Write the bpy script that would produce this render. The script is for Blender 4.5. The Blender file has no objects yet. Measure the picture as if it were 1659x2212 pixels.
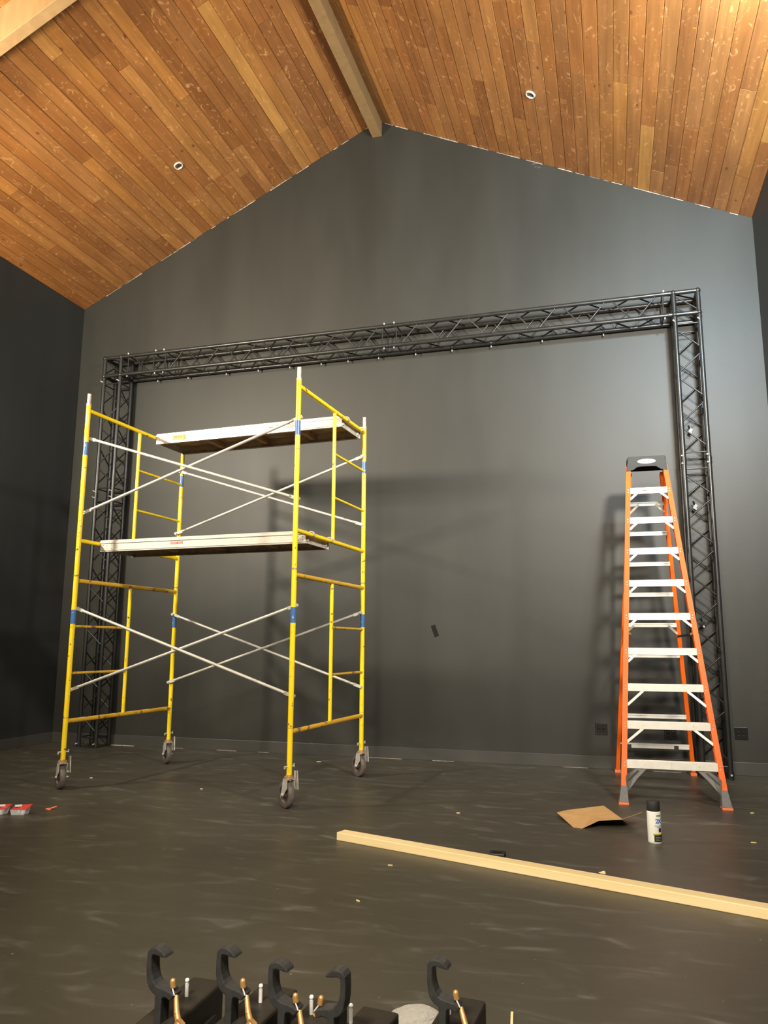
import bpy, math, random
from mathutils import Vector, Matrix
R = math.radians
random.seed(7)
SC = bpy.context.scene
COL = SC.collection

# ---------------------------------------------------------------- camera
cam_data = bpy.data.cameras.new('camera')
cam = bpy.data.objects.new('camera', cam_data); COL.objects.link(cam)
cam_data.sensor_fit = 'HORIZONTAL'; cam_data.sensor_width = 36.0
cam_data.lens = 36.0 * 1652.83 / 1659.0
cam_data.clip_start = 0.05
cam.location = (0, -8.4578, 1.2403)
cam.rotation_mode = 'QUATERNION'
cam.rotation_quaternion = (Matrix.Rotation(0.2874, 3, 'Z') @ Matrix.Rotation(math.pi/2 + 0.1713, 3, 'X') @ Matrix.Rotation(0.0052, 3, 'Z')).to_quaternion()
SC.camera = cam

# ---------------------------------------------------------------- world, lights, exposure
world = bpy.data.worlds.new('world'); SC.world = world; world.use_nodes = True
world.node_tree.nodes['Background'].inputs[0].default_value = (0.9, 0.93, 1.0, 1)
world.node_tree.nodes['Background'].inputs[1].default_value = 0.05
SC.view_settings.view_transform = 'Standard'; SC.view_settings.look = 'None'
SC.view_settings.gamma = 1; SC.view_settings.use_curve_mapping = False
SC.view_settings.exposure = 0.0

def lamp(name, loc, target, size, power, colour, spread=180):
    d = bpy.data.lights.new(name, 'AREA'); d.shape = 'DISK'; d.size = size; d.energy = power; d.color = colour
    d.spread = R(spread)
    o = bpy.data.objects.new(name, d); COL.objects.link(o); o.location = loc
    o.rotation_euler = (Vector(target) - Vector(loc)).to_track_quat('-Z', 'Y').to_euler()
    return o
LAMP_A = ((-6.45, -4.9, 4.05), (-2.6, 0.0, 4.6))
LAMP_B = ((1.30, -5.3, 4.20), (-1.2, 0.0, 4.4))
LAMP_C = ((1.46, -4.00, 5.30), (0.6, 0.0, 6.3))
lamp('flood_left', *LAMP_A, 0.45, 330, (1.0, 0.90, 0.72), 150)
lamp('flood_right', *LAMP_B, 0.45, 290, (1.0, 0.93, 0.82), 130)
lamp('flood_cool', *LAMP_C, 0.30, 300, (0.66, 0.86, 1.0), 150)
LAMP_D = ((-5.2, -5.9, 5.25), (-4.4, -2.6, 6.1))
lamp('hall_left', *LAMP_D, 0.5, 80, (1.0, 0.84, 0.62), 130)
lamp('hall_right', (0.3, -9.0, 4.4), (-0.8, -1.0, 2.5), 0.7, 230, (1.0, 0.90, 0.74))
lamp('front_fill', (-0.9, -9.4, 3.9), (-0.8, -5.0, 0.1), 0.6, 120, (1.0, 0.88, 0.70), 105)  # added fill lamp, brightens the lumber and foreground floor

# ---------------------------------------------------------------- materials
def new_mat(name):
    m = bpy.data.materials.new(name); m.use_nodes = True
    nt = m.node_tree; b = nt.nodes['Principled BSDF']
    return m, nt, b
def N(nt, t, **kw):
    n = nt.nodes.new(t)
    for k, v in kw.items(): setattr(n, k, v)
    return n
def ramp(nt, stops, interp='LINEAR'):
    r = N(nt, 'ShaderNodeValToRGB'); cr = r.color_ramp; cr.interpolation = interp
    while len(cr.elements) > 1: cr.elements.remove(cr.elements[0])
    cr.elements[0].position = stops[0][0]; cr.elements[0].color = (*stops[0][1], 1)
    for p, c in stops[1:]:
        e = cr.elements.new(p); e.color = (*c, 1)
    return r
def plain(name, col, rough=0.5, metal=0.0, var=0.12, scale=8.0, bump=0.0, coord='Object', spec=0.5):
    """a colour with faint procedural variation"""
    m, nt, b = new_mat(name)
    tc = N(nt, 'ShaderNodeTexCoord'); nz = N(nt, 'ShaderNodeTexNoise'); nz.inputs['Scale'].default_value = scale
    nz.inputs['Detail'].default_value = 5
    nt.links.new(tc.outputs[coord], nz.inputs['Vector'])
    lo = tuple(max(0, c*(1-var)) for c in col); hi = tuple(min(1, c*(1+var)) for c in col)
    r = ramp(nt, [(0.3, lo), (0.7, hi)])
    nt.links.new(nz.outputs['Fac'], r.inputs[0]); nt.links.new(r.outputs[0], b.inputs['Base Color'])
    b.inputs['Roughness'].default_value = rough; b.inputs['Metallic'].default_value = metal
    b.inputs['Specular IOR Level'].default_value = spec
    if bump:
        bp_ = N(nt, 'ShaderNodeBump'); bp_.inputs['Strength'].default_value = bump; bp_.inputs['Distance'].default_value = 0.004
        nt.links.new(nz.outputs['Fac'], bp_.inputs['Height']); nt.links.new(bp_.outputs[0], b.inputs['Normal'])
    return m
def chipped(name, col, chip, amount, scale=26.0, rough=0.35):
    """paint with worn chips"""
    m, nt, b = new_mat(name)
    tc = N(nt, 'ShaderNodeTexCoord'); n1 = N(nt, 'ShaderNodeTexNoise'); n1.inputs['Scale'].default_value = scale; n1.inputs['Detail'].default_value = 4
    n2 = N(nt, 'ShaderNodeTexNoise'); n2.inputs['Scale'].default_value = 3.0
    nt.links.new(tc.outputs['Object'], n1.inputs['Vector']); nt.links.new(tc.outputs['Object'], n2.inputs['Vector'])
    base = ramp(nt, [(0.3, tuple(c*0.93 for c in col)), (0.7, tuple(min(1, c*1.05) for c in col))])
    nt.links.new(n2.outputs['Fac'], base.inputs[0])
    mask = ramp(nt, [(amount, (0, 0, 0)), (amount+0.025, (1, 1, 1))])
    nt.links.new(n1.outputs['Fac'], mask.inputs[0])
    mx = N(nt, 'ShaderNodeMix', data_type='RGBA')
    nt.links.new(mask.outputs[0], mx.inputs[0]); nt.links.new(base.outputs[0], mx.inputs[6]); mx.inputs[7].default_value = (*chip, 1)
    nt.links.new(mx.outputs[2], b.inputs['Base Color']); b.inputs['Roughness'].default_value = rough
    return m
def wall_paint(name, c1, c2, rough=0.5):
    m, nt, b = new_mat(name)
    g = N(nt, 'ShaderNodeNewGeometry')
    mp = N(nt, 'ShaderNodeMapping'); mp.inputs['Scale'].default_value = (1.6, 1.6, 0.45)
    n1 = N(nt, 'ShaderNodeTexNoise'); n1.inputs['Scale'].default_value = 1.0; n1.inputs['Detail'].default_value = 3
    n2 = N(nt, 'ShaderNodeTexNoise'); n2.inputs['Scale'].default_value = 160.0; n2.inputs['Detail'].default_value = 2
    nt.links.new(g.outputs['Position'], mp.inputs['Vector']); nt.links.new(mp.outputs[0], n1.inputs['Vector'])
    nt.links.new(g.outputs['Position'], n2.inputs['Vector'])
    r = ramp(nt, [(0.35, c1), (0.65, c2)]); nt.links.new(n1.outputs['Fac'], r.inputs[0])
    nt.links.new(r.outputs[0], b.inputs['Base Color'])
    rr = N(nt, 'ShaderNodeMapRange'); rr.inputs['To Min'].default_value = rough-0.05; rr.inputs['To Max'].default_value = rough+0.07
    nt.links.new(n1.outputs['Fac'], rr.inputs['Value']); nt.links.new(rr.outputs[0], b.inputs['Roughness'])
    bp_ = N(nt, 'ShaderNodeBump'); bp_.inputs['Strength'].default_value = 0.25; bp_.inputs['Distance'].default_value = 0.002
    nt.links.new(n2.outputs['Fac'], bp_.inputs['Height']); nt.links.new(bp_.outputs[0], b.inputs['Normal'])
    return m
def floor_paint():
    m, nt, b = new_mat('black_stage_floor_paint')
    g = N(nt, 'ShaderNodeNewGeometry')
    n1 = N(nt, 'ShaderNodeTexNoise'); n1.inputs['Scale'].default_value = 0.9; n1.inputs['Detail'].default_value = 5
    mp = N(nt, 'ShaderNodeMapping'); mp.inputs['Scale'].default_value = (2.2, 5.5, 1); mp.inputs['Rotation'].default_value = (0, 0, 0.25)
    n2 = N(nt, 'ShaderNodeTexNoise'); n2.inputs['Scale'].default_value = 1.5; n2.inputs['Detail'].default_value = 7; n2.inputs['Distortion'].default_value = 0.8
    n3 = N(nt, 'ShaderNodeTexNoise'); n3.inputs['Scale'].default_value = 46.0; n3.inputs['Detail'].default_value = 2
    nt.links.new(g.outputs['Position'], n1.inputs['Vector']); nt.links.new(g.outputs['Position'], mp.inputs['Vector'])
    nt.links.new(mp.outputs[0], n2.inputs['Vector']); nt.links.new(g.outputs['Position'], n3.inputs['Vector'])
    base = ramp(nt, [(0.3, (0.045, 0.041, 0.030)), (0.7, (0.066, 0.060, 0.044))]); nt.links.new(n1.outputs['Fac'], base.inputs[0])
    scuff = ramp(nt, [(0.50, (0, 0, 0)), (0.60, (0.12, 0.12, 0.12)), (0.66, (0.40, 0.40, 0.40)), (0.74, (0.9, 0.9, 0.9))]); nt.links.new(n2.outputs['Fac'], scuff.inputs[0])
    mx = N(nt, 'ShaderNodeMix', data_type='RGBA'); nt.links.new(scuff.outputs[0], mx.inputs[0])
    nt.links.new(base.outputs[0], mx.inputs[6]); mx.inputs[7].default_value = (0.13, 0.125, 0.11, 1)
    speck = ramp(nt, [(0.745, (0, 0, 0)), (0.77, (0.8, 0.8, 0.8))]); nt.links.new(n3.outputs['Fac'], speck.inputs[0])
    mx2 = N(nt, 'ShaderNodeMix', data_type='RGBA'); nt.links.new(speck.outputs[0], mx2.inputs[0])
    nt.links.new(mx.outputs[2], mx2.inputs[6]); mx2.inputs[7].default_value = (0.35, 0.34, 0.3, 1)
    nt.links.new(mx2.outputs[2], b.inputs['Base Color'])
    rr = N(nt, 'ShaderNodeMapRange'); rr.inputs['To Min'].default_value = 0.34; rr.inputs['To Max'].default_value = 0.52
    nt.links.new(n2.outputs['Fac'], rr.inputs['Value']); nt.links.new(rr.outputs[0], b.inputs['Roughness'])
    bp_ = N(nt, 'ShaderNodeBump'); bp_.inputs['Strength'].default_value = 0.15; bp_.inputs['Distance'].default_value = 0.004
    nt.links.new(n2.outputs['Fac'], bp_.inputs['Height']); nt.links.new(bp_.outputs[0], b.inputs['Normal'])
    return m
def plank_wood():
    """stained softwood; each plank takes its own tone, grain runs along y, pale knots"""
    m, nt, b = new_mat('stained_ceiling_wood')
    oi = N(nt, 'ShaderNodeObjectInfo'); g = N(nt, 'ShaderNodeNewGeometry')
    off = N(nt, 'ShaderNodeVectorMath', operation='SCALE'); off.inputs[0].default_value = (31, 47, 13)
    nt.links.new(oi.outputs['Random'], off.inputs['Scale'])
    add = N(nt, 'ShaderNodeVectorMath', operation='ADD'); nt.links.new(g.outputs['Position'], add.inputs[0]); nt.links.new(off.outputs[0], add.inputs[1])
    tone = ramp(nt, [(0.0, (0.200, 0.078, 0.023)), (0.22, (0.265, 0.102, 0.027)), (0.42, (0.225, 0.094, 0.030)), (0.6, (0.31, 0.132, 0.033)), (0.86, (0.275, 0.118, 0.037)), (0.96, (0.37, 0.175, 0.048)), (1.0, (0.41, 0.21, 0.055))])
    nt.links.new(oi.outputs['Random'], tone.inputs[0])
    mp = N(nt, 'ShaderNodeMapping'); mp.inputs['Scale'].default_value = (26, 1.1, 26)
    nt.links.new(add.outputs[0], mp.inputs['Vector'])
    gr = N(nt, 'ShaderNodeTexNoise'); gr.inputs['Scale'].default_value = 1.0; gr.inputs['Detail'].default_value = 6; gr.inputs['Distortion'].default_value = 0.6
    nt.links.new(mp.outputs[0], gr.inputs['Vector'])
    grr = ramp(nt, [(0.3, (0.80, 0.78, 0.74)), (0.7, (1.12, 1.12, 1.12))]); nt.links.new(gr.outputs['Fac'], grr.inputs[0])
    mul = N(nt, 'ShaderNodeMix', data_type='RGBA', blend_type='MULTIPLY'); mul.inputs[0].default_value = 1.0
    nt.links.new(tone.outputs[0], mul.inputs[6]); nt.links.new(grr.outputs[0], mul.inputs[7])
    # broad tonal drift along a plank
    mp3 = N(nt, 'ShaderNodeMapping'); mp3.inputs['Scale'].default_value = (4, 1.2, 4); nt.links.new(add.outputs[0], mp3.inputs['Vector'])
    dr = N(nt, 'ShaderNodeTexNoise'); dr.inputs['Scale'].default_value = 1.0; dr.inputs['Detail'].default_value = 3; nt.links.new(mp3.outputs[0], dr.inputs['Vector'])
    drr = ramp(nt, [(0.3, (0.82, 0.80, 0.78)), (0.7, (1.15, 1.17, 1.15))]); nt.links.new(dr.outputs['Fac'], drr.inputs[0])
    mul2 = N(nt, 'ShaderNodeMix', data_type='RGBA', blend_type='MULTIPLY'); mul2.inputs[0].default_value = 1.0
    nt.links.new(mul.outputs[2], mul2.inputs[6]); nt.links.new(drr.outputs[0], mul2.inputs[7])
    # pale figure around knots
    mp2 = N(nt, 'ShaderNodeMapping'); mp2.inputs['Scale'].default_value = (15, 9, 15); nt.links.new(add.outputs[0], mp2.inputs['Vector'])
    pf = N(nt, 'ShaderNodeTexNoise'); pf.inputs['Scale'].default_value = 1.0; pf.inputs['Detail'].default_value = 3; pf.inputs['Distortion'].default_value = 1.8
    nt.links.new(mp2.outputs[0], pf.inputs['Vector'])
    pfr = ramp(nt, [(0.60, (0, 0, 0)), (0.74, (0.50, 0.50, 0.50))]); nt.links.new(pf.outputs['Fac'], pfr.inputs[0])
    mx = N(nt, 'ShaderNodeMix', data_type='RGBA'); nt.links.new(pfr.outputs[0], mx.inputs[0]); nt.links.new(mul2.outputs[2], mx.inputs[6]); mx.inputs[7].default_value = (0.62, 0.34, 0.13, 1)
    # knots
    vo = N(nt, 'ShaderNodeTexVoronoi'); vo.inputs['Scale'].default_value = 1.0
    mp4 = N(nt, 'ShaderNodeMapping'); mp4.inputs['Scale'].default_value = (4.5, 3.0, 4.5); nt.links.new(add.outputs[0], mp4.inputs['Vector']); nt.links.new(mp4.outputs[0], vo.inputs['Vector'])
    kr = ramp(nt, [(0.0, (1, 1, 1)), (0.055, (0.9, 0.9, 0.9)), (0.085, (0, 0, 0))]); nt.links.new(vo.outputs['Distance'], kr.inputs[0])
    mx2 = N(nt, 'ShaderNodeMix', data_type='RGBA'); nt.links.new(kr.outputs[0], mx2.inputs[0]); nt.links.new(mx.outputs[2], mx2.inputs[6]); mx2.inputs[7].default_value = (0.14, 0.045, 0.015, 1)
    nt.links.new(mx2.outputs[2], b.inputs['Base Color'])
    b.inputs['Roughness'].default_value = 0.42
    bp_ = N(nt, 'ShaderNodeBump'); bp_.inputs['Strength'].default_value = 0.2; bp_.inputs['Distance'].default_value = 0.002
    nt.links.new(gr.outputs['Fac'], bp_.inputs['Height']); nt.links.new(bp_.outputs[0], b.inputs['Normal'])
    return m
def pine(name, c1, c2, knot, axis_scale=(1.5, 30, 30), kscale=(1.6, 8, 8), rough=0.55):
    m, nt, b = new_mat(name)
    tc = N(nt, 'ShaderNodeTexCoord'); mp = N(nt, 'ShaderNodeMapping'); mp.inputs['Scale'].default_value = axis_scale
    nz = N(nt, 'ShaderNodeTexNoise'); nz.inputs['Scale'].default_value = 1.0; nz.inputs['Detail'].default_value = 5; nz.inputs['Distortion'].default_value = 0.5
    nt.links.new(tc.outputs['Object'], mp.inputs['Vector']); nt.links.new(mp.outputs[0], nz.inputs['Vector'])
    r = ramp(nt, [(0.3, c1), (0.7, c2)]); nt.links.new(nz.outputs['Fac'], r.inputs[0])
    mp2 = N(nt, 'ShaderNodeMapping'); mp2.inputs['Scale'].default_value = kscale
    vo = N(nt, 'ShaderNodeTexVoronoi'); vo.inputs['Scale'].default_value = 1.0
    nt.links.new(tc.outputs['Object'], mp2.inputs['Vector']); nt.links.new(mp2.outputs[0], vo.inputs['Vector'])
    kr = ramp(nt, [(0.0, (1, 1, 1)), (0.05, (0.6, 0.6, 0.6)), (0.12, (0, 0, 0))]); nt.links.new(vo.outputs['Distance'], kr.inputs[0])
    mx = N(nt, 'ShaderNodeMix', data_type='RGBA'); nt.links.new(kr.outputs[0], mx.inputs[0]); nt.links.new(r.outputs[0], mx.inputs[6]); mx.inputs[7].default_value = (*knot, 1)
    nt.links.new(mx.outputs[2], b.inputs['Base Color']); b.inputs['Roughness'].default_value = rough
    return m

M = {}
M['wall'] = wall_paint('black_wall_paint', (0.0185, 0.0182, 0.0145), (0.0255, 0.0250, 0.0200), 0.52)
M['wall_side'] = wall_paint('black_wall_paint_shaded', (0.017, 0.019, 0.018), (0.022, 0.024, 0.022), 0.50)  # back wall paint again, darkened to stand in for weaker light
M['base'] = wall_paint('black_baseboard_paint', (0.045, 0.043, 0.038), (0.055, 0.052, 0.045), 0.4)
M['floor'] = floor_paint()
M['plank'] = plank_wood()
M['dark'] = plain('dark_backing', (0.03, 0.02, 0.012), 0.9)
M['rafter'] = pine('lit_rafter_wood', (0.34, 0.21, 0.095), (0.42, 0.27, 0.125), (0.25, 0.14, 0.05), (12, 12, 3), (2, 2, 2), 0.5)  # beam wood made paler to carry the light on the rafter face
M['beam'] = pine('shaded_beam_wood', (0.20, 0.120, 0.048), (0.25, 0.152, 0.064), (0.15, 0.085, 0.030), (12, 12, 3), (2, 2, 2), 0.5)  # same wood made darker to carry the shade on the ridge beam
M['ragged'] = plain('bare_plaster_edge', (0.40, 0.34, 0.27), 0.8, var=0.4, scale=30)
M['truss'] = plain('black_powder_coat', (0.016, 0.016, 0.015), 0.34, var=0.2, scale=12, spec=0.5)
M['steel'] = plain('bright_zinc_steel', (0.62, 0.61, 0.55), 0.40, 0.4, var=0.15, scale=30)
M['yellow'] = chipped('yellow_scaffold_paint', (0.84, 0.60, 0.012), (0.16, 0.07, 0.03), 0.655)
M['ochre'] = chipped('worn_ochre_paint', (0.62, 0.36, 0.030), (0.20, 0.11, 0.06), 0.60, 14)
M['brace'] = plain('galvanised_tube', (0.52, 0.50, 0.44), 0.5, 0.25, var=0.15, scale=14)
M['pin'] = plain('worn_galvanised_pin', (0.50, 0.42, 0.32), 0.5, 0.3, var=0.3, scale=40)
M['blue'] = chipped('blue_marking_band', (0.045, 0.13, 0.33), (0.6, 0.58, 0.45), 0.66, 30)
M['rust'] = plain('rusty_steel_collar', (0.36, 0.22, 0.12), 0.6, 0.2, var=0.4, scale=50)
M['alu'] = plain('brushed_aluminium', (0.52, 0.49, 0.43), 0.42, 0.25, var=0.07, scale=18)
M['alu_dull'] = plain('dull_aluminium', (0.50, 0.46, 0.40), 0.5, 0.3, var=0.25, scale=18)
M['ply'] = plain('weathered_plywood', (0.42, 0.28, 0.17), 0.8, var=0.35, scale=7)
M['rubber'] = plain('grey_rubber_tyre', (0.10, 0.082, 0.072), 0.6, var=0.3, scale=30)
M['hubm'] = plain('dark_wheel_hub', (0.06, 0.045, 0.035), 0.5, var=0.3, scale=30)
M['orange'] = plain('orange_fibreglass', (0.72, 0.112, 0.006), 0.5, var=0.06, scale=10, spec=0.25)
M['step'] = plain('ribbed_aluminium_tread', (0.68, 0.66, 0.60), 0.45, 0.15, var=0.05, scale=18)
M['ladderblack'] = plain('black_moulded_plastic', (0.018, 0.018, 0.017), 0.65, var=0.15, scale=20)
M['ladderfoot'] = plain('grey_moulded_shoe', (0.11, 0.108, 0.10), 0.6, var=0.15, scale=30)
M['logo'] = plain('pale_oval_badge', (0.50, 0.48, 0.42), 0.5, var=0.03)
M['red'] = plain('red_print', (0.60, 0.05, 0.04), 0.5)
M['pinkish'] = plain('faded_red_spray', (0.52, 0.20, 0.17), 0.6, var=0.2, scale=40)
M['yellow_sticker'] = plain('yellow_sticker', (0.42, 0.33, 0.005), 0.55, var=0.04)
M['black_print'] = plain('black_print', (0.02, 0.02, 0.02), 0.5)
M['grey_print'] = plain('grey_print', (0.15, 0.145, 0.135), 0.5)
M['brass'] = plain('brass_bolt', (0.48, 0.27, 0.10), 0.45, 0.45, var=0.2, scale=60)
M['cast'] = plain('black_cast_clamp', (0.036, 0.036, 0.037), 0.34, 0.2, var=0.2, scale=60, bump=0.2, spec=0.6)
M['fixture'] = plain('black_fixture_housing', (0.016, 0.014, 0.011), 0.5, var=0.2, scale=30)
M['card'] = plain('brown_cardboard', (0.50, 0.30, 0.125), 0.75, var=0.07, scale=12)
M['card_edge'] = plain('cardboard_edge', (0.62, 0.42, 0.22), 0.8, var=0.05)
M['canwhite'] = plain('white_can_label', (0.80, 0.80, 0.72), 0.35, var=0.03)
M['canblue'] = plain('blue_can_print', (0.03, 0.13, 0.55), 0.4, var=0.04)
M['lumber'] = pine('pale_pine_lumber', (0.80, 0.62, 0.31), (0.88, 0.71, 0.40), (0.5, 0.28, 0.10))
M['plasticwhite'] = plain('white_plastic', (0.72, 0.70, 0.68), 0.35, var=0.1, scale=40)
M['orangebit'] = plain('orange_plastic', (0.75, 0.17, 0.06), 0.4)
M['chip'] = plain('pale_wood_splinter', (0.70, 0.55, 0.30), 0.7)
M['outlet'] = plain('black_outlet_plastic', (0.012, 0.012, 0.012), 0.25, var=0.1, scale=20)
M['scuff'] = plain('thin_wall_paint_scuff', (0.085, 0.085, 0.078), 0.5, var=0.3, scale=20)
M['tape'] = plain('black_gaffer_tape', (0.007, 0.006, 0.005), 0.75, spec=0.2)
M['cup'] = plain('galvanised_electrical_box', (0.70, 0.67, 0.58), 0.5, 0.3, var=0.2, scale=60)
m_, nt_, b_ = new_mat('clear_crumpled_plastic'); M['bag'] = m_
nz_ = N(nt_, 'ShaderNodeTexNoise'); nz_.inputs['Scale'].default_value = 60; nz_.inputs['Detail'].default_value = 4
bp2 = N(nt_, 'ShaderNodeBump'); bp2.inputs['Strength'].default_value = 0.8; bp2.inputs['Distance'].default_value = 0.03
nt_.links.new(nz_.outputs['Fac'], bp2.inputs['Height']); nt_.links.new(bp2.outputs[0], b_.inputs['Normal'])
b_.inputs['Base Color'].default_value = (0.90, 0.87, 0.80, 1); b_.inputs['Roughness'].default_value = 0.25; b_.inputs['Alpha'].default_value = 0.82
m_, nt_, b_ = new_mat('clear_blister_plastic'); M['blister'] = m_
b_.inputs['Base Color'].default_value = (0.8, 0.8, 0.8, 1); b_.inputs['Roughness'].default_value = 0.15; b_.inputs['Alpha'].default_value = 0.45
m_, nt_, b_ = new_mat('lamp_lens'); M['lens'] = m_
b_.inputs['Emission Color'].default_value = (1, 0.9, 0.75, 1); b_.inputs['Emission Strength'].default_value = 6

# ---------------------------------------------------------------- mesh helpers
class MB:
    def __init__(s): s.v = []; s.f = []; s.sm = []
    def poly(s, pts, faces, smooth=False):
        o = len(s.v); s.v += [tuple(p) for p in pts]
        for f in faces: s.f.append([i+o for i in f]); s.sm.append(smooth)
        return s
    def box(s, c, d, rot=None):
        hx, hy, hz = d[0]/2, d[1]/2, d[2]/2; c = Vector(c)
        P = [Vector((x, y, z)) for z in (-hz, hz) for y in (-hy, hy) for x in (-hx, hx)]
        if rot is not None: P = [rot @ p for p in P]
        P = [p+c for p in P]
        return s.poly(P, [(0, 2, 3, 1), (4, 5, 7, 6), (0, 1, 5, 4), (2, 6, 7, 3), (0, 4, 6, 2), (1, 3, 7, 5)])
    def bar(s, A, B, w, h, side=(1, 0, 0)):
        """rectangular bar from A to B; w across 'side', h across the third direction"""
        A, B = Vector(A), Vector(B); d = (B-A).normalized(); sd = Vector(side); sd = (sd - d*sd.dot(d)).normalized(); up = d.cross(sd)
        P = [q + sd*(a*w/2) + up*(b*h/2) for q in (A, B) for b in (-1, 1) for a in (-1, 1)]
        return s.poly(P, [(0, 2, 3, 1), (4, 5, 7, 6), (0, 1, 5, 4), (2, 6, 7, 3), (0, 4, 6, 2), (1, 3, 7, 5)])
    def tube(s, A, B, r, n=12, r2=None, caps=True):
        A, B = Vector(A), Vector(B); d = (B-A).normalized(); r2 = r if r2 is None else r2
        u = d.orthogonal().normalized(); v = d.cross(u)
        ring = [(u*math.cos(2*math.pi*k/n) + v*math.sin(2*math.pi*k/n)) for k in range(n)]
        P = [A+q*r for q in ring] + [B+q*r2 for q in ring]
        s.poly(P, [(k, (k+1) % n, n+(k+1) % n, n+k) for k in range(n)], True)
        if caps:
            s.poly([A+q*r for q in ring], [tuple(range(n-1, -1, -1))]); s.poly([B+q*r2 for q in ring], [tuple(range(n))])
        return s
    def path(s, pts, r, n=8):
        for a, b in zip(pts[:-1], pts[1:]): s.tube(a, b, r, n)
        return s
    def lathe(s, prof, n=20, c=(0, 0, 0), axis='z', smooth=True):
        c = Vector(c); P = []
        for rr, h in prof:
            for k in range(n):
                a = 2*math.pi*k/n; x, y = rr*math.cos(a), rr*math.sin(a)
                P.append(c + (Vector((x, y, h)) if axis == 'z' else Vector((h, x, y)) if axis == 'x' else Vector((x, h, y))))
        F = [(j*n+k, j*n+(k+1) % n, (j+1)*n+(k+1) % n, (j+1)*n+k) for j in range(len(prof)-1) for k in range(n)]
        return s.poly(P, F, smooth)
    def ball(s, c, r, n=10):
        m = n//2
        return s.lathe([(max(1e-5, r*math.sin(math.pi*j/m)), -r*math.cos(math.pi*j/m)) for j in range(m+1)], n, c)
    def extrude(s, outline, y0, y1):
        """outline of (x, z) extruded along y"""
        n = len(outline); P = [(x, y0, z) for x, z in outline] + [(x, y1, z) for x, z in outline]
        s.poly(P, [tuple(range(n)), tuple(range(2*n-1, n-1, -1))] + [(k, n+k, n+(k+1) % n, (k+1) % n) for k in range(n)])
        return s
    def mesh(s, name):
        me = bpy.data.meshes.new(name); me.from_pydata(s.v, [], s.f); me.update()
        me.polygons.foreach_set('use_smooth', s.sm); return me
    def build(s, name, mat, parent=None, bevel=0, **tags):
        o = bpy.data.objects.new(name, s.mesh(name)); COL.objects.link(o); o.data.materials.append(mat)
        if parent: o.parent = parent
        if bevel:
            md = o.modifiers.new('bevel', 'BEVEL'); md.width = bevel; md.segments = 2; md.limit_method = 'ANGLE'; md.angle_limit = R(40)
        for k, v in tags.items(): o[k] = v
        return o
def thing(name, label, cat, loc=(0, 0, 0), rz=0.0, group=None):
    o = bpy.data.objects.new(name, None); COL.objects.link(o); o.empty_display_size = 0.1
    o.location = loc; o.rotation_euler = (0, 0, rz); o['label'] = label; o['category'] = cat
    if group: o['group'] = group
    return o
def tag(o, label, cat, group=None):
    o['label'] = label; o['category'] = cat
    if group: o['group'] = group
    return o
def inst(name, me, parent, A, B=None, loc=None):
    """object sharing mesh me (a unit tube along z) stretched from A to B"""
    o = bpy.data.objects.new(name, me); COL.objects.link(o)
    if parent: o.parent = parent
    if B is not None:
        A, B = Vector(A), Vector(B); d = B-A
        o.location = A; o.rotation_mode = 'QUATERNION'; o.rotation_quaternion = d.to_track_quat('Z', 'Y'); o.scale = (1, 1, d.length)
    else: o.location = A
    return o
def lettering(text, size, mat, parent, loc, rot, name='lettering', depth=0.0006, sx=1.0):
    cu = bpy.data.curves.new(name, 'FONT'); cu.body = text; cu.size = size; cu.extrude = depth; cu.offset = size*.018; cu.align_x = 'CENTER'; cu.align_y = 'CENTER'
    cu.materials.append(mat)
    tmp = bpy.data.objects.new(name, cu); COL.objects.link(tmp)
    me = bpy.data.meshes.new_from_object(tmp.evaluated_get(bpy.context.evaluated_depsgraph_get())); bpy.data.objects.remove(tmp)
    me.name = name
    if not me.materials: me.materials.append(mat)
    o = bpy.data.objects.new(name, me); COL.objects.link(o); o.location = loc; o.rotation_euler = rot; o.scale = (sx, 1, 1)
    if parent: o.parent = parent
    return o

# ---------------------------------------------------------------- room shell
XL, XR, ZE, XA, ZA = -6.878, 1.6537, 5.8239, -2.6122, 7.8751
SL = (ZA-ZE)/(XA-XL); ANG = math.atan(SL); Y0 = -12.0
def structure(o): o['kind'] = 'structure'; return o
w = MB().extrude([(XL-.1, -.1), (XR+.1, -.1), (XR+.1, ZE-.02), (XA, ZA+.03), (XL-.1, ZE-.02)], 0.0, 0.12)
structure(w.build('wall_back', M['wall']))
structure(MB().box((XL-.06, Y0/2, 2.95), (.12, -Y0, 6.1)).build('wall_left', M['wall_side']))
structure(MB().box((XR+.06, Y0/2, 2.95), (.12, -Y0, 6.1)).build('wall_right', M['wall_side']))
w = MB().extrude([(XL-.1, -.1), (XR+.1, -.1), (XR+.1, ZE), (XA, ZA+.05), (XL-.1, ZE)], Y0-.12, Y0)
structure(w.build('wall_front', M['wall_side']))
structure(MB().box(((XL+XR)/2, Y0/2, -.06), (XR-XL+.3, -Y0+.3, .12)).build('floor', M['floor']))
BH = 0.125
structure(MB().box(((XL+XR)/2, -.008, BH/2), (XR-XL, .016, BH)).build('baseboard_back', M['base'], bevel=.003))
structure(MB().box((XL+.008, Y0/2, BH/2), (.016, -Y0, BH)).build('baseboard_left', M['base'], bevel=.003))
structure(MB().box((XR-.008, Y0/2, BH/2), (.016, -Y0, BH)).build('baseboard_right', M['base'], bevel=.003))
# bare strip where floor meets baseboard (unpainted in places)
strip = MB()
rs = random.Random(3)
x = XL+.3
while x < XR-.1:
    l = rs.uniform(.05, .35)
    if rs.random() < .35: strip.box((x+l/2, -.018, .0015), (l, .004, .003))
    x += l
strip.box((-5.83, -.026, .003), (.34, .018, .006))
structure(strip.build('trim_1', M['ragged']))

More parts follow.
